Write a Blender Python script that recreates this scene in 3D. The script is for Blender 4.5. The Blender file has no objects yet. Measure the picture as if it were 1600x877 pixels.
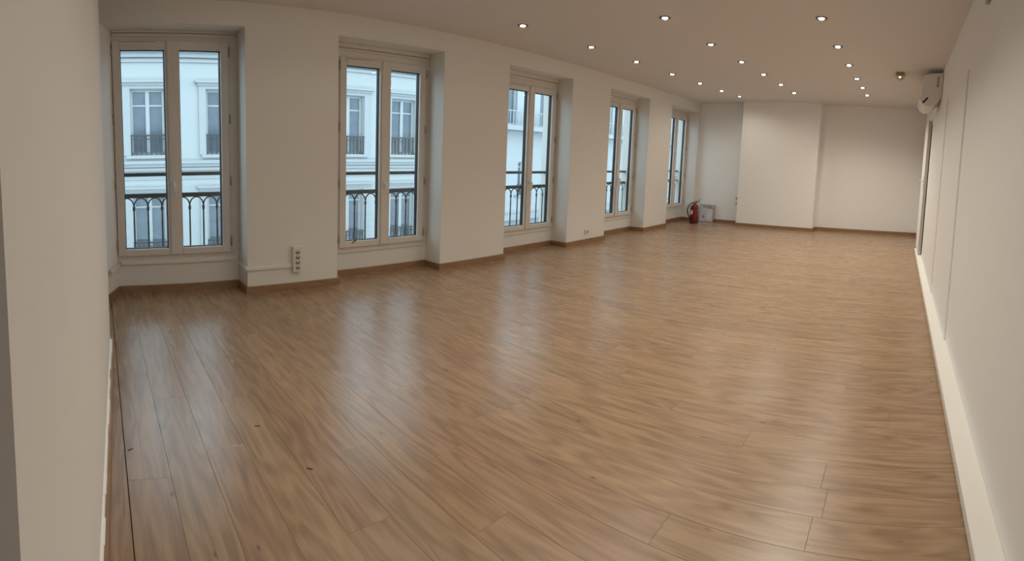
import bpy, bmesh, math, random
from mathutils import Matrix, Vector

random.seed(7)
scene = bpy.context.scene
COL = scene.collection

# ------------------------------------------------------------------ camera
CAM_H = 1.342
cam_data = bpy.data.cameras.new('camera')
cam = bpy.data.objects.new('camera', cam_data)
COL.objects.link(cam)
scene.camera = cam
YAW, PITCH, ROLL = 0.81164, -0.0682, 0.02929
SX, K, CY = 0.0012553, 0.79943, 289.908          # radians per pixel, aspect, level row (1600 x 877 frame)
cam_data.type = 'PANO'
cam_data.panorama_type = 'CENTRAL_CYLINDRICAL'
cam_data.central_cylindrical_range_u_min = -800 * SX
cam_data.central_cylindrical_range_u_max = 800 * SX
cam_data.central_cylindrical_range_v_min = -(877 - CY) * SX / K
cam_data.central_cylindrical_range_v_max = CY * SX / K
cam_data.central_cylindrical_radius = 1.0
cam_data.clip_start = 0.01
cam_data.clip_end = 300


def _rot(a, i, j):
    m = Matrix.Identity(3)
    c, s = math.cos(a), math.sin(a)
    m[i][i] = c; m[j][j] = c; m[i][j] = s; m[j][i] = -s
    return m


# world -> camera axes (right, forward, up)
_W = _rot(ROLL, 0, 2) @ _rot(PITCH, 1, 2) @ _rot(-YAW, 0, 1)
_right, _fwd, _up = _W[0], _W[1], _W[2]
_m = Matrix((_right, _up, -Vector(_fwd))).transposed().to_4x4()
cam.matrix_world = Matrix.Translation((0, 0, CAM_H)) @ _m

# ------------------------------------------------------------------ world, exposure
world = bpy.data.worlds.new('world')
scene.world = world
world.use_nodes = True
bg = world.node_tree.nodes['Background']
bg.inputs[0].default_value = (0.74, 0.90, 1.0, 1)
SKY = 3.1
bg.inputs[1].default_value = SKY
scene.view_settings.view_transform = 'Standard'
scene.view_settings.look = 'None'
scene.view_settings.gamma = 1.0
scene.view_settings.use_curve_mapping = False
scene.view_settings.exposure = 0.0
LAMP_WATTS = 20.0
LAMP_COLOR = (1.0, 0.935, 0.81)

# ------------------------------------------------------------------ room measures
H = 2.75
YW = 3.712            # face of the window wall piers
YB = 3.95             # back of the window recesses
YO = 4.16             # outer face of the facade
YR = -0.3716          # right wall
XF = 8.857            # far wall
XC = 8.587            # chimney breast front
XBACK = -1.5
RECESS = [(0.13, 1.107), (1.8816, 2.961), (3.8156, 4.903), (5.740, 6.842), (7.6207, 8.765)]
MID = [0.582, 2.462, 4.413, 6.360, 8.290]
ZOFF = [0.04, -0.01, -0.03, -0.015, 0.01]
ZS = 2.535            # recess soffit

# ------------------------------------------------------------------ materials
def new_mat(name):
    m = bpy.data.materials.new(name)
    m.use_nodes = True
    nt = m.node_tree
    return m, nt, nt.nodes['Principled BSDF']


def plain(name, col, rough=0.5, metal=0.0, var=0.04, scale=30.0, bump=0.0, spec=0.5, coat=0.0):
    m, nt, b = new_mat(name)
    tc = nt.nodes.new('ShaderNodeTexCoord')
    nz = nt.nodes.new('ShaderNodeTexNoise')
    nz.inputs['Scale'].default_value = scale
    nz.inputs['Detail'].default_value = 4
    nt.links.new(tc.outputs['Object'], nz.inputs['Vector'])
    rp = nt.nodes.new('ShaderNodeMapRange')
    rp.inputs['To Min'].default_value = 1 - var
    rp.inputs['To Max'].default_value = 1 + var
    nt.links.new(nz.outputs['Fac'], rp.inputs['Value'])
    mx = nt.nodes.new('ShaderNodeVectorMath'); mx.operation = 'SCALE'
    mx.inputs[0].default_value = col
    nt.links.new(rp.outputs['Result'], mx.inputs['Scale'])
    nt.links.new(mx.outputs['Vector'], b.inputs['Base Color'])
    b.inputs['Roughness'].default_value = rough
    b.inputs['Metallic'].default_value = metal
    b.inputs['Specular IOR Level'].default_value = spec
    b.inputs['Coat Weight'].default_value = coat
    if bump:
        bp = nt.nodes.new('ShaderNodeBump')
        bp.inputs['Strength'].default_value = bump
        bp.inputs['Distance'].default_value = 0.002
        nt.links.new(nz.outputs['Fac'], bp.inputs['Height'])
        nt.links.new(bp.outputs['Normal'], b.inputs['Normal'])
    return m


def wood(name, light, dark, rough, along='Y', per_object=True, knots=True, spec=1.0):
    m, nt, b = new_mat(name)
    N, L = nt.nodes.new, nt.links.new
    tc = N('ShaderNodeTexCoord')
    oi = N('ShaderNodeObjectInfo')
    off = N('ShaderNodeVectorMath'); off.operation = 'SCALE'
    off.inputs[0].default_value = (37.0, 91.0, 53.0)
    L(oi.outputs['Random'], off.inputs['Scale'])
    add = N('ShaderNodeVectorMath'); add.operation = 'ADD'
    L(tc.outputs['Object'], add.inputs[0]); L(off.outputs['Vector'], add.inputs[1])
    sw = (1, 1, 1)

    def mapped(sx, sl):
        mp = N('ShaderNodeMapping')
        mp.inputs['Scale'].default_value = (sx, sl, sx) if along == 'Y' else (sl, sx, sx)
        L(add.outputs['Vector'], mp.inputs['Vector'])
        return mp.outputs['Vector']
    # fine streaks
    n1 = N('ShaderNodeTexNoise'); n1.inputs['Scale'].default_value = 1
    n1.inputs['Detail'].default_value = 6; n1.inputs['Roughness'].default_value = 0.65
    L(mapped(95, 3.0), n1.inputs['Vector'])
    # broad figure: contour lines of a stretched noise give cathedral grain
    n2 = N('ShaderNodeTexNoise'); n2.inputs['Scale'].default_value = 1
    n2.inputs['Detail'].default_value = 2.5; n2.inputs['Roughness'].default_value = 0.5
    L(mapped(7.5, 0.9), n2.inputs['Vector'])
    mul = N('ShaderNodeMath'); mul.operation = 'MULTIPLY'; mul.inputs[1].default_value = 70.0
    L(n2.outputs['Fac'], mul.inputs[0])
    sn = N('ShaderNodeMath'); sn.operation = 'SINE'; L(mul.outputs[0], sn.inputs[0])
    fig = N('ShaderNodeMapRange'); fig.inputs['From Min'].default_value = -1
    L(sn.outputs[0], fig.inputs['Value'])
    # long tonal bands
    n3 = N('ShaderNodeTexNoise'); n3.inputs['Scale'].default_value = 1; n3.inputs['Detail'].default_value = 2
    L(mapped(22, 0.9), n3.inputs['Vector'])
    s1 = N('ShaderNodeMath'); s1.operation = 'MULTIPLY'; s1.inputs[1].default_value = 0.75
    L(n1.outputs['Fac'], s1.inputs[0])
    s2 = N('ShaderNodeMath'); s2.operation = 'MULTIPLY_ADD'; s2.inputs[1].default_value = 0.27
    L(fig.outputs['Result'], s2.inputs[0]); L(s1.outputs[0], s2.inputs[2])
    s3 = N('ShaderNodeMath'); s3.operation = 'MULTIPLY_ADD'; s3.inputs[1].default_value = 0.42
    L(n3.outputs['Fac'], s3.inputs[0]); L(s2.outputs[0], s3.inputs[2])
    rng = N('ShaderNodeMapRange'); rng.inputs['From Min'].default_value = 0.40; rng.inputs['From Max'].default_value = 1.03
    L(s3.outputs[0], rng.inputs['Value'])
    cm = N('ShaderNodeMix'); cm.data_type = 'RGBA'
    cm.inputs['A'].default_value = (*dark, 1); cm.inputs['B'].default_value = (*light, 1)
    L(rng.outputs['Result'], cm.inputs['Factor'])
    col = cm.outputs['Result']
    if knots:
        vo = N('ShaderNodeTexVoronoi'); vo.inputs['Scale'].default_value = 1
        L(mapped(11.0, 4.5), vo.inputs['Vector'])
        kr = N('ShaderNodeMapRange'); kr.inputs['From Min'].default_value = 0.02; kr.inputs['From Max'].default_value = 0.085
        L(vo.outputs['Distance'], kr.inputs['Value'])
        # keep about one cell in four
        sep = N('ShaderNodeSeparateColor'); L(vo.outputs['Color'], sep.inputs[0])
        gt = N('ShaderNodeMath'); gt.operation = 'GREATER_THAN'; gt.inputs[1].default_value = 0.62
        L(sep.outputs[0], gt.inputs[0])
        mxk = N('ShaderNodeMath'); mxk.operation = 'MAXIMUM'
        L(kr.outputs['Result'], mxk.inputs[0]); L(gt.outputs[0], mxk.inputs[1])
        km = N('ShaderNodeMix'); km.data_type = 'RGBA'
        km.inputs['A'].default_value = (dark[0] * .5, dark[1] * .42, dark[2] * .38, 1)
        L(mxk.outputs[0], km.inputs['Factor']); L(col, km.inputs['B'])
        col = km.outputs['Result']
    if per_object:
        hs = N('ShaderNodeHueSaturation')
        v = N('ShaderNodeMapRange'); v.inputs['To Min'].default_value = 0.95; v.inputs['To Max'].default_value = 1.05
        L(oi.outputs['Random'], v.inputs['Value']); L(v.outputs['Result'], hs.inputs['Value'])
        wn = N('ShaderNodeTexWhiteNoise'); wn.noise_dimensions = '1D'
        L(oi.outputs['Random'], wn.inputs['W'])
        hv = N('ShaderNodeMapRange'); hv.inputs['To Min'].default_value = 0.496; hv.inputs['To Max'].default_value = 0.504
        L(wn.outputs['Value'], hv.inputs['Value']); L(hv.outputs['Result'], hs.inputs['Hue'])
        L(col, hs.inputs['Color']); col = hs.outputs['Color']
    L(col, b.inputs['Base Color'])
    rr = N('ShaderNodeMapRange'); rr.inputs['To Min'].default_value = rough - 0.05; rr.inputs['To Max'].default_value = rough + 0.07
    L(n3.outputs['Fac'], rr.inputs['Value']); L(rr.outputs['Result'], b.inputs['Roughness'])
    bp = N('ShaderNodeBump'); bp.inputs['Strength'].default_value = 0.08; bp.inputs['Distance'].default_value = 0.0004
    b.inputs['Specular IOR Level'].default_value = spec
    L(n1.outputs['Fac'], bp.inputs['Height']); L(bp.outputs['Normal'], b.inputs['Normal'])
    return m


def glass_mat(name, tint):
    m = bpy.data.materials.new(name); m.use_nodes = True
    nt = m.node_tree; nt.nodes.clear()
    out = nt.nodes.new('ShaderNodeOutputMaterial')
    tr = nt.nodes.new('ShaderNodeBsdfTransparent'); tr.inputs[0].default_value = (*tint, 1)
    gl = nt.nodes.new('ShaderNodeBsdfGlossy'); gl.inputs['Roughness'].default_value = 0.0
    fr = nt.nodes.new('ShaderNodeFresnel')
    ge = nt.nodes.new('ShaderNodeNewGeometry')          # same reflectance from either side of a thin pane
    io = nt.nodes.new('ShaderNodeMapRange'); io.inputs['To Min'].default_value = 1.45; io.inputs['To Max'].default_value = 1 / 1.45
    nt.links.new(ge.outputs['Backfacing'], io.inputs['Value']); nt.links.new(io.outputs['Result'], fr.inputs[0])
    mx = nt.nodes.new('ShaderNodeMixShader')
    nt.links.new(fr.outputs[0], mx.inputs[0]); nt.links.new(tr.outputs[0], mx.inputs[1]); nt.links.new(gl.outputs[0], mx.inputs[2])
    nt.links.new(mx.outputs[0], out.inputs[0])
    return m


def emit_mat(name, col, s):
    m, nt, b = new_mat(name)
    b.inputs['Base Color'].default_value = (*col, 1)
    b.inputs['Emission Color'].default_value = (*col, 1)
    b.inputs['Emission Strength'].default_value = s
    return m


M = {}
M['wall'] = plain('wall_paint', (0.81, 0.79, 0.75), 0.75, var=0.012, scale=9, bump=0.05, spec=0.25)
M['wall_lit_white'] = plain('wall_paint_lit_white', (0.90, 0.88, 0.855), 0.7, var=0.01, scale=9, bump=0.05, spec=0.25)  # wall paint lightened to stand in for light; also on door leaf and caulk
M['ceiling'] = plain('ceiling_paint', (0.75, 0.71, 0.665), 0.85, var=0.012, scale=6, bump=0.04, spec=0.2)
M['floor'] = wood('laminate', (0.40, 0.256, 0.150), (0.215, 0.123, 0.064), 0.265)
M['slab'] = plain('joint_dark', (0.23, 0.135, 0.075), 0.7, var=0.05)
M['base'] = wood('baseboard_wood', (0.34, 0.195, 0.095), (0.22, 0.12, 0.055), 0.42, along='X', knots=False)
M['pvc'] = plain('window_pvc', (0.74, 0.70, 0.65), 0.38, var=0.01, spec=0.4)
M['whiteplastic'] = plain('white_plastic', (0.80, 0.77, 0.72), 0.40, var=0.01, spec=0.4)
M['gasket'] = plain('black_gasket', (0.015, 0.015, 0.017), 0.6)
M['hinge'] = plain('hinge_metal', (0.42, 0.39, 0.36), 0.35, metal=0.5)
M['chrome'] = plain('chrome', (0.55, 0.53, 0.50), 0.18, metal=1.0, var=0.02)
M['iron'] = plain('painted_iron', (0.035, 0.042, 0.045), 0.45, var=0.2, scale=60, bump=0.1)
M['ring'] = plain('dark_chrome', (0.16, 0.13, 0.11), 0.3, metal=0.8, var=0.02)
M['dooredge'] = plain('door_edge_grey', (0.50, 0.475, 0.43), 0.6)
M['glass'] = glass_mat('window_glass', (0.93, 0.985, 1.0))
M['lamp'] = emit_mat('lamp_glow', (1.0, 0.93, 0.84), 30.0)
M['led'] = emit_mat('small_bulb', (1.0, 0.78, 0.45), 3.0)
M['dark'] = plain('dark_plastic', (0.02, 0.018, 0.016), 0.5)
M['grey'] = plain('grey_paint', (0.30, 0.28, 0.25), 0.6)
M['greyvent'] = plain('grey_vent', (0.42, 0.39, 0.34), 0.5)
M['red'] = plain('extinguisher_red', (0.17, 0.005, 0.010), 0.25, var=0.05, spec=0.5, coat=0.3)
M['rubber'] = plain('black_rubber', (0.012, 0.012, 0.013), 0.5)
M['label'] = plain('paper_label', (0.75, 0.72, 0.68), 0.6)
M['alu'] = plain('brushed_aluminium', (0.42, 0.41, 0.40), 0.35, metal=0.8)
M['paper'] = plain('plan_paper', (0.58, 0.555, 0.55), 0.4)
M['print'] = plain('plan_print_grey', (0.22, 0.215, 0.22), 0.5)
M['printred'] = plain('plan_print_maroon', (0.25, 0.10, 0.10), 0.5)
M['printlight'] = plain('plan_print_lilac', (0.66, 0.63, 0.68), 0.5)
M['emerg'] = plain('emergency_body', (0.50, 0.47, 0.36), 0.35)
M['facade'] = plain('facade_stucco', (0.39, 0.41, 0.415), 0.85, var=0.02, scale=2.0, spec=0.2)
M['facade2'] = plain('facade_plaster', (0.39, 0.415, 0.43), 0.85, var=0.015, scale=1.5, spec=0.2)
M['moulding'] = plain('facade_moulding', (0.36, 0.375, 0.385), 0.85, var=0.03, scale=4, spec=0.2)
M['farframe'] = plain('far_window_frame', (0.37, 0.39, 0.395), 0.6)
M['farglass'] = plain('far_window_glass', (0.105, 0.13, 0.16), 0.10, var=0.35, scale=3.5, spec=0.5)
M['fargreen'] = plain('far_window_green', (0.42, 0.50, 0.42), 0.25, var=0.15, scale=3.0)
M['zinc'] = plain('zinc_ledge', (0.33, 0.36, 0.38), 0.6)
M['street'] = plain('asphalt', (0.16, 0.165, 0.17), 0.9, var=0.15, scale=3)
M['scuff'] = plain('dark_scuff', (0.05, 0.035, 0.03), 0.7)

# ------------------------------------------------------------------ mesh helpers
class MB:
    """collects shapes, then becomes ONE mesh object"""
    def __init__(self):
        self.v, self.f, self.s = [], [], []

    def raw(self, verts, faces, smooth=False):
        o = len(self.v)
        self.v += [tuple(p) for p in verts]
        self.f += [tuple(i + o for i in f) for f in faces]
        self.s += [smooth] * len(faces)
        return self

    def box(self, x0, x1, y0, y1, z0, z1):
        return self.raw([(x0, y0, z0), (x1, y0, z0), (x1, y1, z0), (x0, y1, z0),
                         (x0, y0, z1), (x1, y0, z1), (x1, y1, z1), (x0, y1, z1)],
                        [(0, 3, 2, 1), (4, 5, 6, 7), (0, 1, 5, 4), (1, 2, 6, 5), (2, 3, 7, 6), (3, 0, 4, 7)])

    def bbox(self, x0, x1, y0, y1, z0, z1, b=0.003, seg=1):
        bm = bmesh.new()
        bmesh.ops.create_cube(bm, size=1)
        for v in bm.verts:
            v.co = ((x0 + x1) / 2 + v.co.x * (x1 - x0), (y0 + y1) / 2 + v.co.y * (y1 - y0), (z0 + z1) / 2 + v.co.z * (z1 - z0))
        bmesh.ops.bevel(bm, geom=bm.edges[:], offset=b, segments=seg, affect='EDGES', profile=0.5)
        bm.verts.index_update()
        self.raw([v.co.copy() for v in bm.verts], [[v.index for v in f.verts] for f in bm.faces])
        bm.free()
        return self

    def prism(self, poly, a0, a1, axis='z'):
        """poly of 2D points extruded along axis from a0 to a1 (z: xy, x: yz, y: xz)"""
        n = len(poly)
        def P(p, a):
            return {'z': (p[0], p[1], a), 'x': (a, p[0], p[1]), 'y': (p[0], a, p[1])}[axis]
        vs = [P(p, a0) for p in poly] + [P(p, a1) for p in poly]
        fs = [tuple(range(n - 1, -1, -1)), tuple(range(n, 2 * n))]
        fs += [(i, (i + 1) % n, n + (i + 1) % n, n + i) for i in range(n)]
        return self.raw(vs, fs)

    def lathe(self, prof, cx, cy, cz, n=20, axis='z', smooth=True):
        vs, fs = [], []
        for r, h in prof:
            for k in range(n):
                a = 2 * math.pi * k / n
                c, s = r * math.cos(a), r * math.sin(a)
                p = {'z': (c, s, h), 'y': (c, h, s), 'x': (h, c, s)}[axis]
                vs.append((cx + p[0], cy + p[1], cz + p[2]))
        for i in range(len(prof) - 1):
            for k in range(n):
                k2 = (k + 1) % n
                fs.append((i * n + k, i * n + k2, (i + 1) * n + k2, (i + 1) * n + k))
        fs.append(tuple(range(n - 1, -1, -1)))
        fs.append(tuple((len(prof) - 1) * n + k for k in range(n)))
        return self.raw(vs, fs, smooth)

    def tube(self, pts, r, n=8, smooth=True):
        pts = [Vector(p) for p in pts]
        vs, fs = [], []
        rr = r if isinstance(r, (list, tuple)) else [r] * len(pts)
        ref = None
        for i, p in enumerate(pts):
            t = (pts[min(i + 1, len(pts) - 1)] - pts[max(i - 1, 0)]).normalized()
            if ref is None:
                ref = Vector((0, 0, 1)) if abs(t.z) < 0.9 else Vector((1, 0, 0))
            u = t.cross(ref).normalized()
            w = u.cross(t).normalized(); ref = w
            for k in range(n):
                a = 2 * math.pi * k / n
                vs.append(p + (u * math.cos(a) + w * math.sin(a)) * rr[i])
        for i in range(len(pts) - 1):
            for k in range(n):
                k2 = (k + 1) % n
                fs.append((i * n + k, i * n + k2, (i + 1) * n + k2, (i + 1) * n + k))
        fs.append(tuple(range(n - 1, -1, -1)))
        fs.append(tuple((len(pts) - 1) * n + k for k in range(n)))
        return self.raw(vs, fs, smooth)

    def mesh(self, name):
        me = bpy.data.meshes.new(name)
        me.from_pydata(self.v, [], self.f)
        bm = bmesh.new(); bm.from_mesh(me)
        bmesh.ops.recalc_face_normals(bm, faces=bm.faces[:])
        bm.to_mesh(me); bm.free()
        me.polygons.foreach_set('use_smooth', self.s)
        me.update()
        return me

    def build(self, name, mat, parent=None):
        me = self.mesh(name)
        me.materials.append(M[mat] if isinstance(mat, str) else mat)
        o = bpy.data.objects.new(name, me)
        COL.objects.link(o)
        if parent is not None:
            o.parent = parent
            o.matrix_parent_inverse = Matrix.Translation(parent_world(parent)).inverted()
        return o


def parent_world(p):
    v = Vector((0, 0, 0))
    while p is not None:
        v = v + p.location
        p = p.parent
        break
    return v


def tag(o, label, cat, group=None, kind=None):
    o['label'] = label
    o['category'] = cat
    if group: o['group'] = group
    if kind: o['kind'] = kind
    return o


def empty(name, loc=(0, 0, 0)):
    o = bpy.data.objects.new(name, None)
    COL.objects.link(o)
    o.location = loc
    o.empty_display_size = 0.05
    return o


# NB: parts are modelled in world coordinates; a thing's Empty sits at its base and the parts keep their place
# through the parent inverse.  Sub-parts hang on parts (meshes at the origin offset), so their inverse is the same.
def child(mb, name, mat, parent):
    o = mb.build(name, mat)
    bpy_parent(o, parent)
    return o


def bpy_parent(o, p):
    o.parent = p
    w = Matrix.Identity(4)
    q = p
    chain = []
    while q is not None:
        chain.append(q); q = q.parent
    for q in reversed(chain):
        w = w @ q.matrix_parent_inverse @ Matrix.LocRotScale(q.location, q.rotation_euler, q.scale)
    o.matrix_parent_inverse = w.inverted()


# ================================================================== STRUCTURE
# ---- floor slab and planks (they run from the right wall to the windows)
fl = MB().box(XBACK, 9.1, -0.6, YO, -0.06, -0.009).build('floor', 'slab')
tag(fl, 'warm oak laminate plank floor of the long empty room', 'floor', kind='structure')
PW = 0.1455
x = 0.0595 - 2 * PW
rows = []
while x < XF - 0.01:
    rows.append((x, min(x + PW, XF + 0.2) - (0.003 if len(rows) == 1 else 0))); x += PW
FULL = 1.285
G = 0.00025


def plank_mesh(w, l):
    b, t = 0.0007, 0.0005
    hw, hl = w / 2 - G, l / 2 - G
    def ring(i, z): return [(-hw + i, -hl + i, z), (hw - i, -hl + i, z), (hw - i, hl - i, z), (-hw + i, hl - i, z)]
    mb = MB().raw(ring(b, 0) + ring(0, -t) + ring(0, -0.008),
                  [(0, 1, 2, 3), (11, 10, 9, 8)] + [(i + 4, (i + 1) % 4 + 4, (i + 1) % 4, i) for i in range(4)] +
                  [(i + 8, (i + 1) % 4 + 8, (i + 1) % 4 + 4, i + 4) for i in range(4)])
    me = mb.mesh('plank'); me.materials.append(M['floor'])
    return me


full_plank = plank_mesh(PW, FULL)
known = {2: 1.605, 3: 2.16, 13: 0.176, 14: 0.505, 12: 0.150, 18: 0.176, 11: 0.177}
prev = 0
for i, (x0, x1) in enumerate(rows):
    y0, y1 = YR + 0.003, YB - 0.003
    if i in known:
        c = known[i]
    else:
        c = (prev + random.choice((0.37, 0.52, 0.71, 0.86))) % FULL
    prev = c
    start = y0 + ((c - y0) % FULL)
    cuts = [y0]
    q = start
    while q < y1 - 0.06:
        if q > y0 + 0.06: cuts.append(q)
        q += FULL
    cuts.append(y1)
    for a, b2 in zip(cuts[:-1], cuts[1:]):
        full = abs((b2 - a) - FULL) < 1e-6 and abs((x1 - x0) - PW) < 1e-6
        me = full_plank if full else plank_mesh(x1 - x0, b2 - a)
        o = bpy.data.objects.new('plank', me)
        COL.objects.link(o)
        o.location = ((x0 + x1) / 2, (a + b2) / 2, 0)
        o.parent = fl

# ---- ceiling
tag(MB().box(XBACK - .2, 9.1, -0.6, YO, H, H + 0.15).build('ceiling', 'ceiling'),
    'flat off-white painted ceiling dotted with downlights', 'ceiling', kind='structure')

# ---- window wall with five recesses
w = MB()
w.prism([(XBACK, YW), (0.04, YW), (RECESS[0][0], YB), (RECESS[0][0], YO), (XBACK, YO)], 0, H)
for i in range(4):
    w.box(RECESS[i][1], RECESS[i + 1][0], YW, YO, 0, H)
w.box(RECESS[4][1], 9.1, YW, YO, 0, H)
for i, (a, b) in enumerate(RECESS):
    a0 = 0.04 if i == 0 else a
    w.box(a0, b, YW, YO, ZS, H)
    w.box(a, b, YB + 0.002, YO, 0, 0.285 + ZOFF[i])
tag(w.build('wall_window', 'wall'), 'off-white window wall with five tall recesses between piers', 'wall', kind='structure')

# ---- far wall, chimney breast
tag(MB().box(XF, 9.1, YR - 0.2, YW, 0, H).build('wall_far', 'wall_lit_white'),
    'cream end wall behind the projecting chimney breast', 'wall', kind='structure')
tag(MB().box(XC, XF, 1.421, 2.799, 0, H).build('wall_chimney', 'wall_lit_white'),
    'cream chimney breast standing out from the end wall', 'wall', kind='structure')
# ---- right wall with its raised panels
wr = MB().box(XBACK, XF, YR - 0.2, YR, 0, H).build('wall_right', 'wall_lit_white')
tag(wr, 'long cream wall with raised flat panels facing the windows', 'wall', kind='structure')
child(MB().bbox(3.14, 4.40, YR - 0.002, YR + 0.012, 0.07, 2.17, 0.0015), 'panel', 'wall_lit_white', wr)
child(MB().bbox(4.40, 6.30, YR - 0.002, YR + 0.021, 0.07, 2.17, 0.0015), 'panel', 'wall_lit_white', wr)
# ---- left partition and the closing wall behind
def lx(y): return 0.030 + (y - 2.76) * 0.0403
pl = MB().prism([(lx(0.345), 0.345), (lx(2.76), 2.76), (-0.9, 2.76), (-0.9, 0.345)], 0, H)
tag(pl.build('wall_left', 'wall_lit_white'), 'cream partition wall end beside the window with the cable duct', 'wall', kind='structure')
tag(MB().box(XBACK - 0.2, XBACK, -0.6, YO, 0, H).build('wall_back', 'wall'),
    'plain wall closing the room behind the partition', 'wall', kind='structure')

# ---- baseboards
BH, BT = 0.072, 0.014


def board(root, ax, ay, bx_, by_, nx, ny, h=BH, t=BT, e0=0.0, e1=0.0):
    """a board from a to b on the floor, its face pushed out along (nx, ny)"""
    d = Vector((bx_ - ax, by_ - ay, 0)); L = d.length; d.normalize(); n = Vector((nx, ny, 0))
    a = Vector((ax, ay, 0)) - d * e0; b = Vector((bx_, by_, 0)) + d * e1
    L = (b - a).length
    c = 0.004
    prof = [(0, 0), (t, 0), (t, h - c), (t - c, h), (0, h)]
    mb = MB(); n_ = len(prof)
    vs = [(-L / 2, p[0], p[1]) for p in prof] + [(L / 2, p[0], p[1]) for p in prof]
    fs = [tuple(range(n_)), tuple(range(2 * n_ - 1, n_ - 1, -1))] + [(i, (i + 1) % n_, n_ + (i + 1) % n_, n_ + i) for i in range(n_)]
    mb.raw(vs, fs)
    o = mb.build('baseboard_piece', 'base')
    mid = (a + b) / 2
    ang = math.atan2(d.y, d.x)
    side = 1 if (-d.y * n.x + d.x * n.y) > 0 else -1
    o.location = mid; o.rotation_euler = (0, 0, ang if side > 0 else ang + math.pi)
    o.parent = root
    return o


r = empty('baseboard_window'); tag(r, 'oak baseboard stepping in and out along the window wall', 'baseboard', kind='structure')
board(r, XBACK, YW, 0.04, YW, 0, -1, e1=BT)
board(r, 0.04, YW, 0.13, YB, 0.936, -0.352, e1=-0.01)
for i, (a, b) in enumerate(RECESS):
    board(r, a + (0.004 if i else 0.012), YB + 0.002, b, YB + 0.002, 0, -1)
    board(r, b, YW, b, YB, -1, 0, e0=BT, e1=-BT)
    if i < 4:
        nxt = RECESS[i + 1][0]
        board(r, b, YW, nxt, YW, 0, -1, e1=BT)
        board(r, nxt, YW, nxt, YB, 1, 0, e1=-BT)
board(r, RECESS[4][1], YW, XF, YW, 0, -1)
r = empty('baseboard_far'); tag(r, 'oak baseboard along the end wall and chimney breast', 'baseboard', kind='structure')
board(r, XF, YW - BT, XF, 2.799, -1, 0)
board(r, XF, 2.799, XC, 2.799, 0, 1, e0=-BT)
board(r, XC, 2.799, XC, 1.421, -1, 0, e0=BT, e1=BT)
board(r, XC, 1.421, XF, 1.421, 0, -1, e1=-BT)
board(r, XF, 1.421, XF, YR + BT, -1, 0)
r = empty('baseboard_right'); tag(r, 'short oak baseboard between the open door and the end wall', 'baseboard', kind='structure')
board(r, 7.42, YR, XF - BT, YR, 0, 1)
r = empty('baseboard_left'); tag(r, 'oak baseboard at the foot of the left partition', 'baseboard', kind='structure')
board(r, lx(0.345), 0.345, lx(2.76), 2.76, 1, -0.04, h=0.075, t=0.022)

ck = MB()
for k in range(24):
    ya, yb = 0.345 + (2.76 - 0.345) * k / 24, 0.345 + (2.76 - 0.345) * (k + 1) / 24
    wd = 0.006 + 0.006 * random.random()
    ck.raw([(lx(ya) - .001, ya, .0752), (lx(ya) + wd, ya, .0752), (lx(yb) + wd, yb, .0752), (lx(yb) - .001, yb, .0752),
            (lx(ya) - .001, ya, .082), (lx(ya) + wd * .5, ya, .081), (lx(yb) + wd * .5, yb, .081), (lx(yb) - .001, yb, .082)],
           [(0, 3, 2, 1), (4, 5, 6, 7), (0, 1, 5, 4), (1, 2, 6, 5), (2, 3, 7, 6), (3, 0, 4, 7)])
child(ck, 'caulk_line', 'wall_lit_white', r)

# ---- ledge along the right wall
lg = MB().bbox(XBACK, 7.05, YR, -0.2885, 0.010, 0.0655, 0.003)
tag(lg.build('trim_1', 'whiteplastic'), 'long low white boxed ledge at the foot of the right wall', 'trim', kind='structure')

# ---- open door leaf flat against the right wall
d = empty('door_1', (6.45, YR, 0)); tag(d, 'white door leaf folded open with its grey edge facing the room', 'door', kind='structure')
child(MB().bbox(6.455, 7.28, YR + 0.024, YR + 0.062, 0.075, 2.20, 0.002), 'door_leaf', 'wall_lit_white', d)
child(MB().box(6.451, 6.4555, YR + 0.0245, YR + 0.0615, 0.077, 2.198), 'door_edge', 'dooredge', d)
dh = child(MB().bbox(6.50, 6.54, YR + 0.061, YR + 0.069, 1.10, 1.32, 0.003), 'handle_plate', 'whiteplastic', d)
child(MB().tube([(6.52, YR + .066, 1.24), (6.52, YR + .105, 1.24), (6.525, YR + .112, 1.24), (6.64, YR + .112, 1.235)], 0.009), 'handle', 'whiteplastic', dh)
for z in (0.35, 1.15, 1.95):
    child(MB().tube([(7.288, YR + 0.045, z - 0.05), (7.288, YR + 0.045, z + 0.05)], 0.009), 'hinge', 'hinge', d)

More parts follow.
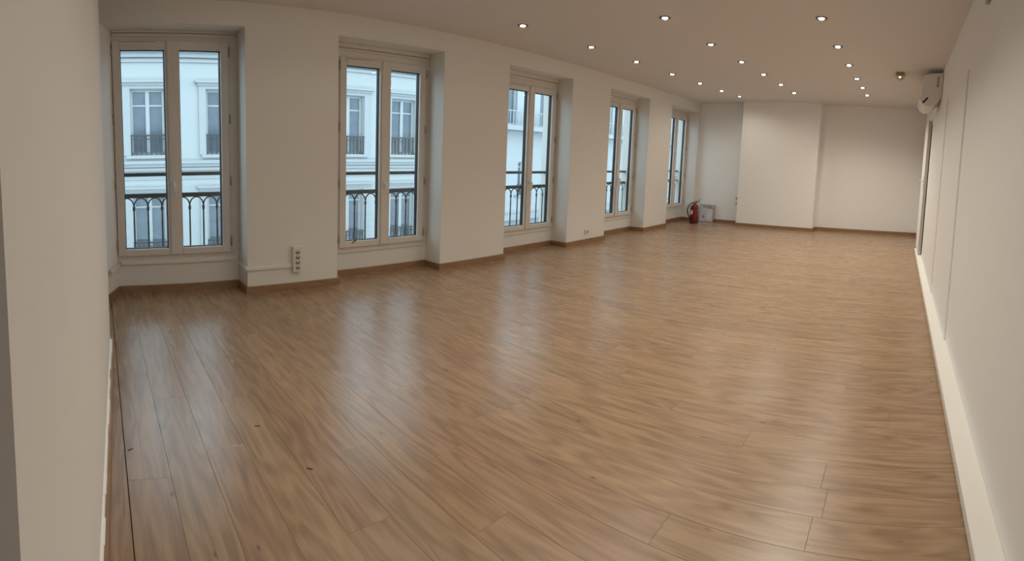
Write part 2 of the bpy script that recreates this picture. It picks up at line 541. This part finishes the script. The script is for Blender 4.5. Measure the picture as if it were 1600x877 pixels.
# ================================================================== WINDOWS
SASH_HW = 0.451
win_labels = ['white double casement window above the cable duct beside the left partition',
              'white double casement window with a dark scuff under its left pane',
              'white double casement window between the pier with a single socket and the second recess',
              'white double casement window in the recess next to the fire extinguisher recess',
              'white double casement window in the recess where the fire extinguisher stands']
for i in range(5):
    mx, dz = MID[i], ZOFF[i]
    a, b = RECESS[i]
    z0, z1 = 0.33 + dz, 2.400 + dz          # sash bottom / top
    W = empty('window_%d' % (i + 1), (mx, YB, 0.285 + dz))
    tag(W, win_labels[i], 'window', kind='structure')
    sl, sr = mx - SASH_HW, mx + SASH_HW
    # fixed frame filling the recess
    f = MB()
    f.box(a, sl + 0.006, YB, YB + 0.07, 0.285 + dz, ZS)
    f.box(sr - 0.006, b, YB, YB + 0.07, 0.285 + dz, ZS)
    f.box(sl + 0.006, sr - 0.006, YB, YB + 0.07, 0.285 + dz, z0 + 0.006)
    f.box(sl + 0.006, sr - 0.006, YB, YB + 0.07, z1 - 0.006, ZS)
    child(f, 'frame', 'pvc', W)
    child(MB().bbox(a, b, YB - 0.016, YB + 0.001, 2.462 + dz * .5, 2.490 + dz * .5, 0.004), 'head_moulding', 'pvc', W)
    child(MB().bbox(a, b, YB - 0.028, YB + 0.001, 2.496 + dz * .5, ZS, 0.004), 'head_moulding', 'pvc', W)
    child(MB().bbox(a, b, YB - 0.010, YB + 0.001, 0.268 + dz, 0.292 + dz, 0.003), 'sill_trim', 'pvc', W)
    # two sashes, the meeting stile belongs to the right one
    for side in (0, 1):
        x0, x1 = (sl, mx - 0.002) if side == 0 else (mx + 0.000, sr)
        gx0, gx1 = (sl + 0.062, mx - 0.050) if side == 0 else (mx + 0.062, sr - 0.062)
        gz0, gz1 = z0 + 0.066, z1 - 0.082
        ys0, ys1 = YB - 0.022, YB + 0.045
        s = MB()
        s.bbox(x0, gx0, ys0, ys1, z0, z1, 0.004)
        s.bbox(gx1, x1, ys0, ys1, z0, z1, 0.004)
        s.bbox(gx0 - 0.001, gx1 + 0.001, ys0, ys1, z0, gz0, 0.004)
        s.bbox(gx0 - 0.001, gx1 + 0.001, ys0, ys1, gz1, z1, 0.004)
        sh = child(s, 'sash', 'pvc', W)
        # glazing bead (slopes toward the glass) and dark gasket
        gk = MB()
        t = 0.006
        for (p0, p1, q0, q1) in ((gx0, gx0 + t, gz0, gz1), (gx1 - t, gx1, gz0, gz1), (gx0, gx1, gz0, gz0 + t), (gx0, gx1, gz1 - t, gz1)):
            gk.box(p0, p1, YB + 0.004, YB + 0.040, q0, q1)
        child(gk, 'gasket', 'gasket', sh)
        child(MB().box(gx0 + 0.002, gx1 - 0.002, YB + 0.010, YB + 0.014, gz0 + 0.002, gz1 - 0.002), 'pane', 'glass', sh)
        if side == 0:
            child(MB().bbox(sl + 0.05, sl + 0.34, ys0 - 0.012, ys0, z1 - 0.040, z1 - 0.020, 0.003), 'trickle_vent', 'whiteplastic', sh)
            child(MB().box(sl + 0.055, sl + 0.335, ys0 - 0.0125, ys0 - 0.004, z1 - 0.0225, z1 - 0.0185), 'vent_slot', 'grey', sh)
            if i == 1:
                child(MB().raw([(2.125, ys0 - .0006, .366), (2.165, ys0 - .0006, .395), (2.185, ys0 - .0006, .418), (2.178, ys0 - .0006, .388), (2.150, ys0 - .0006, .368)],
                               [(0, 1, 2, 3, 4)]), 'scuff_mark', 'scuff', sh)
        else:
            # meeting stile cover and handle
            child(MB().bbox(mx - 0.034, mx + 0.030, ys0 - 0.014, ys0 + 0.001, z0 + 0.004, z1 - 0.004, 0.005), 'meeting_stile', 'pvc', sh)
            hz = z0 + 0.70
            child(MB().bbox(mx - 0.016, mx + 0.014, ys0 - 0.022, ys0 - 0.013, hz - 0.035, hz + 0.035, 0.004), 'handle_plate', 'whiteplastic', sh)
            child(MB().tube([(mx - .001, ys0 - .02, hz), (mx - .001, ys0 - .046, hz), (mx - .001, ys0 - .054, hz - .008),
                             (mx - .001, ys0 - .054, hz - .10), (mx - .001, ys0 - .048, hz - .112)], [.011, .011, .012, .011, .009]), 'handle', 'whiteplastic', sh)
        hx = sl - 0.006 if side == 0 else sr + 0.006
        for z in (z0 + 0.11, z0 + 0.72, z0 + 1.33, z1 - 0.09):
            child(MB().tube([(hx, ys0 - 0.002, z - 0.045), (hx, ys0 - 0.002, z + 0.045)], 0.0075), 'hinge', 'hinge', W)

# ================================================================== OUTSIDE RAILINGS
rail_labels = ['black iron railing with arched balusters outside the window beside the left partition',
               'black iron railing with arched balusters outside the window with the scuffed sash',
               'black iron railing outside the window next to the pier with the single socket',
               'black iron railing outside the window next to the fire extinguisher recess',
               'black iron railing outside the window where the fire extinguisher stands']
for i in range(5):
    a, b = RECESS[i]
    RY = 4.095
    R = empty('window_railing', ((a + b) / 2, RY, 0.285 + ZOFF[i]))
    tag(R, rail_labels[i], 'railing', 'iron railings outside the windows')
    dz = ZOFF[i] * 0.5
    child(MB().bbox(a + .001, b - .001, RY - .020, RY + .020, 1.122 + dz, 1.160 + dz, .004), 'top_bar', 'iron', R)
    child(MB().bbox(a + .001, b - .001, RY - .022, RY + .022, 0.905 + dz, 0.950 + dz, .005), 'handrail', 'iron', R)
    child(MB().bbox(a + .001, b - .001, RY - .012, RY + .012, 0.330 + dz, 0.350 + dz, .003), 'bottom_bar', 'iron', R)
    sp = 0.1145
    n = int((b - a - 0.03) / sp)
    x0 = (a + b) / 2 - n * sp / 2
    for k in range(n + 1):
        xx = x0 + k * sp
        child(MB().tube([(xx, RY, .345 + dz), (xx, RY, .80 + dz)], .0075, 6), 'baluster', 'iron', R)
        child(MB().lathe([(.008, -.022), (.013, -.012), (.009, 0), (.014, .010), (.009, .020)], xx, RY, .795 + dz, 8), 'collar', 'iron', R)
        if k < n:
            rr = sp / 2
            pts = [(xx + rr - rr * math.cos(t * math.pi / 10), RY, .815 + dz + (0.088 * math.sin(t * math.pi / 10))) for t in range(11)]
            child(MB().tube(pts, .0065, 6), 'arch', 'iron', R)

# ================================================================== WALL FITTINGS
# cable duct from the first window to the socket strip
DZ = 0.243
for mb, lab in (
        (MB().bbox(0.150, 1.088, YB - 0.016, YB + 0.0015, 0.282, 0.318, 0.003), 'white cable duct running straight along the foot of the window beside the left partition'),
        (MB().bbox(1.091, 1.1065, YW - 0.016, YB - 0.002, DZ - 0.014, DZ + 0.018, 0.002), 'short white cable duct on the window reveal below the socket strip pier corner'),
        (MB().bbox(1.1075, 1.4725, YW - 0.016, YW, DZ - 0.016, DZ + 0.016, 0.003), 'white cable duct across the pier joining the four-socket strip'),
        (MB().prism([(0.0555, YW - 0.004), (0.1315, YB - 0.008), (0.146, YB - 0.014), (0.070, YW - 0.009)], 0.262, 0.296), 'short white cable duct on the splayed reveal by the left partition')):
    tag(mb.build('cable_duct', 'whiteplastic'), lab, 'cable duct', 'white cable ducts')

ss = empty('socket_strip', (1.508, YW, 0.19)); tag(ss, 'white vertical strip of four round power sockets on the first pier', 'socket strip')
child(MB().bbox(1.473, 1.545, YW - 0.042, YW, 0.188, 0.440, 0.004, 2), 'housing', 'whiteplastic', ss)


def round_socket(root, x, y, z, ax='y', s=1.0, r=0.021):
    """a recessed round socket; its open side looks along -ax"""
    prof = [(r * 1.12, 0.0), (r * 1.12, -0.003), (r, -0.003), (r, 0.0)]
    sk = child(MB().lathe([(r * 1.15, 0.001), (r * 1.15, -0.003), (r * .97, -0.0035), (r * .97, 0.0005)], x, y, z, 20, ax), 'socket', 'whiteplastic', root)
    child(MB().lathe([(r * .96, 0.0), (r * .96, -0.0036), (r * .2, -0.0037), (0.001, -0.0037)], x, y, z, 20, ax), 'socket_well', 'grey', sk)
    e = 0.0055
    pins = MB()
    for dx in (-.0085, .0085):
        if ax == 'y': pins.lathe([(.0028, -.003), (.0028, -.0045)], x + dx, y, z - .001, 8, ax)
        else: pins.lathe([(.0028, -.003), (.0028, -.0045)], x, y + dx, z - .001, 8, ax)
    child(pins, 'pin_holes', 'dark', sk)
    if ax == 'y': child(MB().bbox(x - .009, x + .009, y - .006, y - .0034, z + .003, z + .012, .0006), 'earth_block', 'whiteplastic', sk)


for z in (0.232, 0.283, 0.334, 0.385):
    round_socket(ss, 1.509, YW - 0.0415, z)

ws = empty('wall_socket', (5.324, YW, 0.15)); tag(ws, 'small white wall socket near the foot of the third pier', 'socket')
child(MB().bbox(5.284, 5.364, YW - 0.016, YW, 0.150, 0.230, 0.003), 'cover_plate', 'whiteplastic', ws)
round_socket(ws, 5.324, YW - 0.0155, 0.190)
for z, lab in ((0.585, 'upper white wall socket in the alcove beside the chimney breast'),
               (0.470, 'lower white wall socket in the alcove beside the chimney breast')):
    q = empty('wall_socket', (XF, 2.885, z)); tag(q, lab, 'socket', 'alcove sockets')
    child(MB().bbox(XF - 0.014, XF, 2.845, 2.925, z - 0.04, z + 0.04, 0.003), 'cover_plate', 'whiteplastic', q)
    round_socket(q, XF - 0.0135, 2.885, z, 'x')

# grey conduit end high on the right wall
MBc = MB().bbox(2.50, 2.56, YR, YR + 0.02, 2.43, 2.749, 0.008, 2)
tag(MBc.build('conduit_cover', 'greyvent'), 'short grey conduit cover high on the right wall under the ceiling', 'conduit')

# ---- air conditioner
ac = empty('air_conditioner', (5.8, YR, 2.40)); tag(ac, 'white wall air conditioner high on the right wall near the ceiling', 'air conditioner')
A0, A1 = 5.40, 6.10
y = YR
prof = [(y + .004, 2.695), (y + .135, 2.680), (y + .185, 2.662), (y + .200, 2.630), (y + .212, 2.480), (y + .232, 2.415),
        (y + .205, 2.372), (y + .165, 2.345), (y + .075, 2.352), (y + .004, 2.440)]
acz = lambda p: [(q[0], 2.695 - (2.695 - q[1]) * 1.27) for q in p]
child(MB().prism(acz(prof), A0, A1, 'x'), 'body', 'whiteplastic', ac)
fp = [(y + .186, 2.664), (y + .204, 2.664), (y + .220, 2.485), (y + .203, 2.485)]
child(MB().prism(acz(fp), A0 + .012, A1 - .012, 'x'), 'front_panel', 'whiteplastic', ac)
lv = [(y + .214, 2.470), (y + .240, 2.418), (y + .232, 2.410), (y + .206, 2.464)]
child(MB().prism(acz(lv), A0 + .03, A1 - .03, 'x'), 'louver', 'whiteplastic', ac)
child(MB().prism(acz([(y + .138, 2.428), (y + .156, 2.436), (y + .205, 2.382), (y + .188, 2.372)]), A0 - .003, A0 + .004, 'x'), 'end_slot', 'dark', ac)
child(MB().box(A0 - .002, A0 + .003, y + .040, y + .064, 2.505, 2.645), 'side_grille', 'greyvent', ac)
for k in range(2):
    child(MB().box(A0 - .0035, A0 + .003, y + .040, y + .064, 2.512 + k * .016, 2.520 + k * .016), 'grille_slot', 'grey', ac)
for k in range(9):
    child(MB().box(A0 + .05, A1 - .05, y + .03 + k * .011, y + .034 + k * .011, 2.683, 2.6965 - k * .0012), 'top_slat', 'greyvent', ac)

# ---- ceiling emergency light
em = empty('emergency_light', (5.80, 0.09, H)); tag(em, 'small beige emergency light block on the ceiling near the air conditioner', 'emergency light')
child(MB().bbox(5.70, 5.90, 0.045, 0.135, H - 0.018, H, 0.003), 'mounting_plate', 'grey', em)
eb = child(MB().bbox(5.705, 5.895, 0.040, 0.140, H - 0.060, H - 0.014, 0.008, 2), 'housing', 'emerg', em)
for k in range(3):
    child(MB().box(5.7035, 5.7065, 0.048, 0.132, H - 0.030 - k * 0.010, H - 0.027 - k * 0.010), 'slot', 'dark', eb)
child(MB().lathe([(.030, 0), (.030, -.018), (.024, -.030), (.010, -.035), (.002, -.0355)], 5.80, 0.09, H - .060, 16), 'diffuser', 'emerg', em)
child(MB().lathe([(.002, .010), (.010, .006), (.012, 0), (.009, -.007), (.002, -.010)], 5.722, 0.092, H - .070, 10), 'bulb', 'led', em)

# ---- downlights
ROW_A = [(0.780, 3.050), (1.600, 3.045), (2.150, 3.035), (3.256, 3.030), (4.233, 3.000), (5.065, 2.955), (5.889, 2.900), (6.640, 2.830), (7.326, 2.758), (7.936, 2.670)]
ROW_B = [(0.900, 1.900), (1.800, 1.895), (2.700, 1.885), (3.604, 1.868), (4.508, 1.835), (5.319, 1.792), (6.051, 1.745), (6.791, 1.705), (7.523, 1.674)]
ROW_C = [(1.150, 0.700), (2.050, 0.695), (2.930, 0.690), (3.801, 0.681), (4.654, 0.662), (5.449, 0.640), (6.217, 0.620), (6.873, 0.600), (7.516, 0.580)]
ORD = ['first', 'second', 'third', 'fourth', 'fifth', 'sixth', 'seventh', 'eighth', 'ninth', 'tenth']
ring_me = MB().lathe([(.046, 0), (.046, -.004), (.041, -.009), (.026, -.005), (.022, .0)], 0, 0, 0, 24).mesh('trim_ring')
ring_me.materials.append(M['ring'])
lens_me = MB().lathe([(.0225, -.002), (.021, -.009), (.016, -.014), (.008, -.0165), (.001, -.017)], 0, 0, 0, 20).mesh('lamp_lens')
lens_me.materials.append(M['lamp'])
for rowname, row, power in (('row beside the windows', ROW_A, 0.20), ('middle row', ROW_B, 0.92), ('row beside the air conditioner', ROW_C, 2.3)):
    beams = []
    for p, cone in ((power, 124), (power * 1.2 if power > 2 else max(power, 0.7) * 1.15, 130 if power > 2 else 160)):   # wider bulbs at the far end
        spot_d = bpy.data.lights.new('downlight_beam', 'SPOT')
        spot_d.energy = LAMP_WATTS * p
        spot_d.color = LAMP_COLOR
        spot_d.spot_size = math.radians(cone)
        spot_d.spot_blend = 0.95
        spot_d.shadow_soft_size = 0.025
        beams.append(spot_d)
    n = len(row)
    for k, (x, yy) in enumerate(row):
        t = empty('downlight', (x, yy, H))
        tag(t, 'recessed chrome ceiling downlight, %s from the end wall in the %s' % (ORD[n - 1 - k], rowname), 'downlight', 'ceiling downlights')
        for nm, me in (('trim_ring', ring_me), ('lamp_lens', lens_me)):
            o = bpy.data.objects.new(nm, me); COL.objects.link(o); o.parent = t
        s = bpy.data.objects.new('downlight_beam', beams[1 if x > 6.7 else 0]); COL.objects.link(s)
        s.parent = t; s.location = (0, 0, -0.022)

# ---- fire extinguisher
EX, EY = 8.43, 3.545
fe = empty('fire_extinguisher', (EX, EY, 0)); tag(fe, 'red fire extinguisher with black hose standing on the floor', 'fire extinguisher')
child(MB().lathe([(.070, 0), (.078, .004), (.078, .030), (.074, .036)], EX, EY, 0, 28), 'foot_ring', 'rubber', fe)
tank = child(MB().lathe([(.060, .030), (.0745, .040), (.0755, .06), (.0755, .345), (.073, .375), (.064, .402), (.048, .422), (.030, .434), (.022, .440), (.022, .452)], EX, EY, 0, 32), 'tank', 'red', fe)
# curved white label on the tank (towards the room)
lab = MB(); vs = []; fs = []
for k in range(7):
    a = math.radians(-212 + k * 6)
    vs += [(EX + .0762 * math.cos(a), EY + .0762 * math.sin(a), .205), (EX + .0762 * math.cos(a), EY + .0762 * math.sin(a), .300)]
for k in range(6): fs.append((2 * k, 2 * k + 2, 2 * k + 3, 2 * k + 1))
lab.raw([(p[0] - 0.0, p[1], p[2]) for p in vs], fs)
# shift the label round to the left-hand side seen from the room
lo = child(lab, 'paper_label', 'label', tank)
child(MB().lathe([(.016, .445), (.020, .450), (.020, .478), (.014, .486)], EX, EY, 0, 14), 'valve', 'alu', fe)
child(MB().lathe([(.012, 0), (.012, -.02), (.001, -.021)], EX, EY - .018, .466, 12, 'y'), 'pressure_gauge', 'dark', fe)
child(MB().tube([(EX - .012, EY, .482), (EX + .02, EY - .02, .490), (EX + .075, EY - .055, .512), (EX + .095, EY - .068, .540)], [.009, .009, .008, .006], 8), 'lever', 'red', fe)
child(MB().tube([(EX - .012, EY, .474), (EX + .03, EY - .02, .472), (EX + .085, EY - .06, .468)], [.009, .008, .006], 8), 'carry_handle', 'red', fe)
hose = [(EX - .015, EY + .005, .470), (EX - .045, EY + .025, .462), (EX - .085, EY + .055, .430), (EX - .112, EY + .075, .370), (EX - .122, EY + .083, .300),
        (EX - .114, EY + .078, .230), (EX - .092, EY + .062, .160), (EX - .074, EY + .050, .120)]
child(MB().tube(hose, .0105, 10), 'hose', 'rubber', fe)
child(MB().tube([(EX - .078, EY + .052, .125), (EX - .062, EY + .043, .070)], [.014, .010], 10), 'nozzle', 'rubber', fe)

# ---- framed evacuation plan leaning against the end wall
PX, PY0, PY1 = XF, 3.30, 3.60
ev = empty('framed_plan', (XF - 0.08, 3.45, 0)); tag(ev, 'silver framed evacuation plan leaning on the end wall by the extinguisher', 'framed plan')
tilt = math.asin((0.075 - 0.016) / 0.40)
def lean(o):
    o.rotation_euler = (0, tilt, 0)
    o.location = (XF - 0.088, 0, 0.0)
    o.parent = ev
    o.matrix_parent_inverse = Matrix.Translation(ev.location).inverted()
    return o
HH = 0.40
lean(MB().box(0.006, 0.010, PY0 + .004, PY1 - .004, .004, HH - .004).build('backing', 'grey'))
for (a, b, c, e) in ((PY0, PY0 + .016, 0, HH), (PY1 - .016, PY1, 0, HH), (PY0 + .016, PY1 - .016, 0, .016), (PY0 + .016, PY1 - .016, HH - .016, HH)):
    lean(MB().bbox(0, .014, a, b, c, e, .002).build('frame_bar', 'alu'))
sheet = lean(MB().box(0.0045, .006, PY0 + .014, PY1 - .014, .014, HH - .014).build('plan_sheet', 'paper'))
def ink(y0, y1, z0, z1, m):
    lean(MB().box(0.0040, .0048, PY0 + y0, PY0 + y1, z0, z1).build('printed_block', m))
ink(.06, .24, .350, .372, 'print'); ink(.03, .15, .318, .340, 'printred'); ink(.17, .25, .322, .338, 'print')
ink(.05, .15, .05, .300, 'printlight')
for zz in (.30, .262): ink(.05, .155, zz, zz + .004, 'print')
ink(.150, .154, .045, .300, 'print'); ink(.05, .155, .045, .049, 'print')
for k in range(6): ink(.175, .25, .075 + k * .034, .081 + k * .034, 'print')
ink(.19, .225, .10, .14, 'printred'); ink(.262, .266, .045, .33, 'print'); ink(.025, .029, .045, .33, 'print')

# ---- tiny splinters lying on the floor near the left partition
for (sx_, sy_, ang, lab) in ((0.079, 1.782, 0.5, 'tiny dark splinter on the floor by the left partition baseboard'),
                             (0.583, 1.841, -0.3, 'tiny dark curled splinter out on the open floor'),
                             (0.665, 1.513, -0.7, 'tiny brown splinter lying flat on a plank')):
    o = MB().prism([(-.011, -.0015), (.002, -.0025), (.012, -.0005), (.011, .0015), (-.002, .0012), (-.010, .002)], 0.0, 0.0022).build('wood_splinter', 'scuff')
    o.location = (sx_, sy_, 0.0002); o.rotation_euler = (0, 0, ang)
    tag(o, lab, 'splinter', 'floor splinters')

# ================================================================== OUTSIDE
tag(MB().box(-40, 80, YO - 0.0, 40, -4.9, -4.6).build('street', 'street'), 'grey street far below the windows', 'street', kind='structure')


def facade(root, x0, x1, z0, z1, Y, ops, mat, depth=0.22):
    """wall face with real openings; ops = (xa, xb, za, zb)"""
    xs = sorted({x0, x1, *[o[0] for o in ops], *[o[1] for o in ops]})
    zs = sorted({z0, z1, *[o[2] for o in ops], *[o[3] for o in ops]})
    mb = MB()
    def inside(cx, cz): return any(o[0] < cx < o[1] and o[2] < cz < o[3] for o in ops)
    for a, b in zip(xs[:-1], xs[1:]):
        for c, e in zip(zs[:-1], zs[1:]):
            if not inside((a + b) / 2, (c + e) / 2):
                mb.raw([(a, Y, c), (b, Y, c), (b, Y, e), (a, Y, e)], [(0, 1, 2, 3)])
    for a, b, c, e in ops:
        D = Y + depth
        mb.raw([(a, Y, c), (a, D, c), (a, D, e), (a, Y, e)], [(0, 1, 2, 3)])
        mb.raw([(b, Y, c), (b, D, c), (b, D, e), (b, Y, e)], [(0, 1, 2, 3)])
        mb.raw([(a, Y, c), (b, Y, c), (b, D, c), (a, D, c)], [(0, 1, 2, 3)])
        mb.raw([(a, Y, e), (b, Y, e), (b, D, e), (a, D, e)], [(0, 1, 2, 3)])
    # body behind
    mb.box(x0, x1, Y + depth + .02, Y + 6, z0, z1)
    return child(mb, 'wall', mat, root)


def far_window(root, a, b, c, e, Y, D=0.12, rail=True, surround=True, glass='farglass', mid=True, transom=0.70):
    yf = Y + D
    t = 0.065
    f = MB()
    f.box(a, a + t, yf, yf + .08, c, e); f.box(b - t, b, yf, yf + .08, c, e)
    f.box(a + t, b - t, yf, yf + .08, e - t, e); f.box(a + t, b - t, yf, yf + .08, c, c + .1)
    m = (a + b) / 2
    zt = c + (e - c) * transom
    cols = [(a + t, m - .05), (m + .05, b - t)] if mid else [(a + t, b - t)]
    if mid: f.box(m - .05, m + .05, yf - .01, yf + .08, c, e)
    for p, q in cols: f.box(p, q, yf + .01, yf + .07, zt - .025, zt + .025)
    fo = child(f, 'window', 'farframe', root)
    for p, q in cols:
        child(MB().box(p, q, yf + .035, yf + .045, c + .1, zt - .025), 'pane', glass, fo)
        child(MB().box(p, q, yf + .035, yf + .045, zt + .025, e - t), 'pane', glass, fo)
    if surround:
        s = MB()
        s.box(a - .20, a - .02, Y - .05, Y + .01, c, e + .12); s.box(b + .02, b + .20, Y - .05, Y + .01, c, e + .12)
        s.box(a - .02, b + .02, Y - .05, Y + .01, e + .02, e + .12)
        s.box(a - .24, b + .24, Y - .09, Y + .01, e + .12, e + .20)
        s.box(a - .30, b + .30, Y - .16, Y + .01, e + .20, e + .27)
        child(s, 'surround', 'moulding', root)
    child(MB().box(a - .15, b + .15, Y - .10, Y + .10, c - .10, c), 'sill', 'moulding', root)
    if rail:
        g = MB()
        h = (e - c) * 0.315
        g.box(a - .02, b + .02, Y - .07, Y - .03, c + h - .05, c + h)
        g.box(a, b, Y - .06, Y - .04, c + .06, c + .09); g.box(a, b, Y - .06, Y - .04, c + h - .16, c + h - .13)
        n = int((b - a) / 0.11)
        for k in range(n + 1):
            xx = a + (b - a) * k / n
            g.box(xx - .012, xx + .012, Y - .062, Y - .038, c + .0, c + h - .04)
        child(g, 'window_guard', 'iron', root)


F1 = 13.0
b1 = empty('opposite_building', (4, F1, -4.6)); tag(b1, 'white moulded facade across the street with small iron window guards', 'building')
cents = [-4.5, -2.6, -0.66, 1.30, 3.25, 5.12, 6.96, 8.82]
ops = []
for c in cents:
    ops += [(c - .44, c + .44, 1.38, 3.46), (c - .44, c + .44, -2.10, 0.10)]
facade(b1, -9, 9.95, -4.6, 4.86, F1, ops, 'facade')
for (a, b, c, e) in ops:
    far_window(b1, a, b, c, e, F1, transom=0.76 if c > 0 else 0.82)


def band(z0, z1, p, nm='moulding_band', root=b1, x0=-9, x1=9.95, Y=F1):
    child(MB().box(x0, x1, Y - p, Y + .01, z0, z1), nm, 'moulding', root)


for z0, z1, p in ((1.10, 1.20, .16), (1.00, 1.10, .10), (0.88, 0.97, .06), (0.74, 0.84, .04), (0.60, 0.66, .03),
                  (4.30, 4.40, .06), (4.44, 4.56, .14), (4.56, 4.66, .24), (4.66, 4.80, .30), (4.80, 4.90, .36)):
    band(z0, z1, p)
child(MB().prism([(F1 - .3, 4.9), (F1 + 6, 4.9), (F1 + 6, 6.0)], -9, 9.95, 'x'), 'roof', 'zinc', b1)

F2 = 13.3
b2 = empty('opposite_building', (22, F2, -4.6)); tag(b2, 'plain white building across the street with a long railed balcony', 'building')
ops2 = [(13.25, 14.15, 2.85, 4.9), (15.48, 16.35, 2.85, 4.9), (17.6, 18.5, 2.85, 4.9), (19.95, 20.85, 2.85, 5.0), (22, 22.9, 3.05, 5.0), (25, 25.9, 3.05, 5.0),
        (14.30, 14.95, -0.45, 1.15), (16.6, 17.25, -0.45, 1.15)]
facade(b2, 10.2, 60, -4.6, 5.9, F2, ops2, 'facade2')
for j, (a, b, c, e) in enumerate(ops2):
    far_window(b2, a, b, c, e, F2, rail=(j >= 6), surround=False, glass='fargreen' if j == 3 else 'farglass', mid=(j >= 6 or j == 3), transom=.85)
child(MB().box(10.6, 30, F2 - .55, F2, 2.60, 2.82), 'balcony_slab', 'moulding', b2)
g = MB()
g.box(10.6, 30, F2 - .52, F2 - .49, 3.44, 3.48); g.box(10.6, 30, F2 - .52, F2 - .49, 2.86, 2.88)
xx = 10.62
while xx < 30:
    g.box(xx - .010, xx + .010, F2 - .515, F2 - .495, 2.82, 3.46); xx += 0.14
child(g, 'balcony_railing', 'zinc', b2)
child(MB().box(11, 40, F2 - .45, F2, -1.55, -1.30), 'zinc_ledge', 'zinc', b2)
child(MB().box(11, 40, F2 - .10, F2, -2.20, -1.90), 'string_course', 'moulding', b2)
child(MB().box(10.3, 60, F2 - .3, F2 + 6, 5.9, 6.15), 'roof_edge', 'zinc', b2)
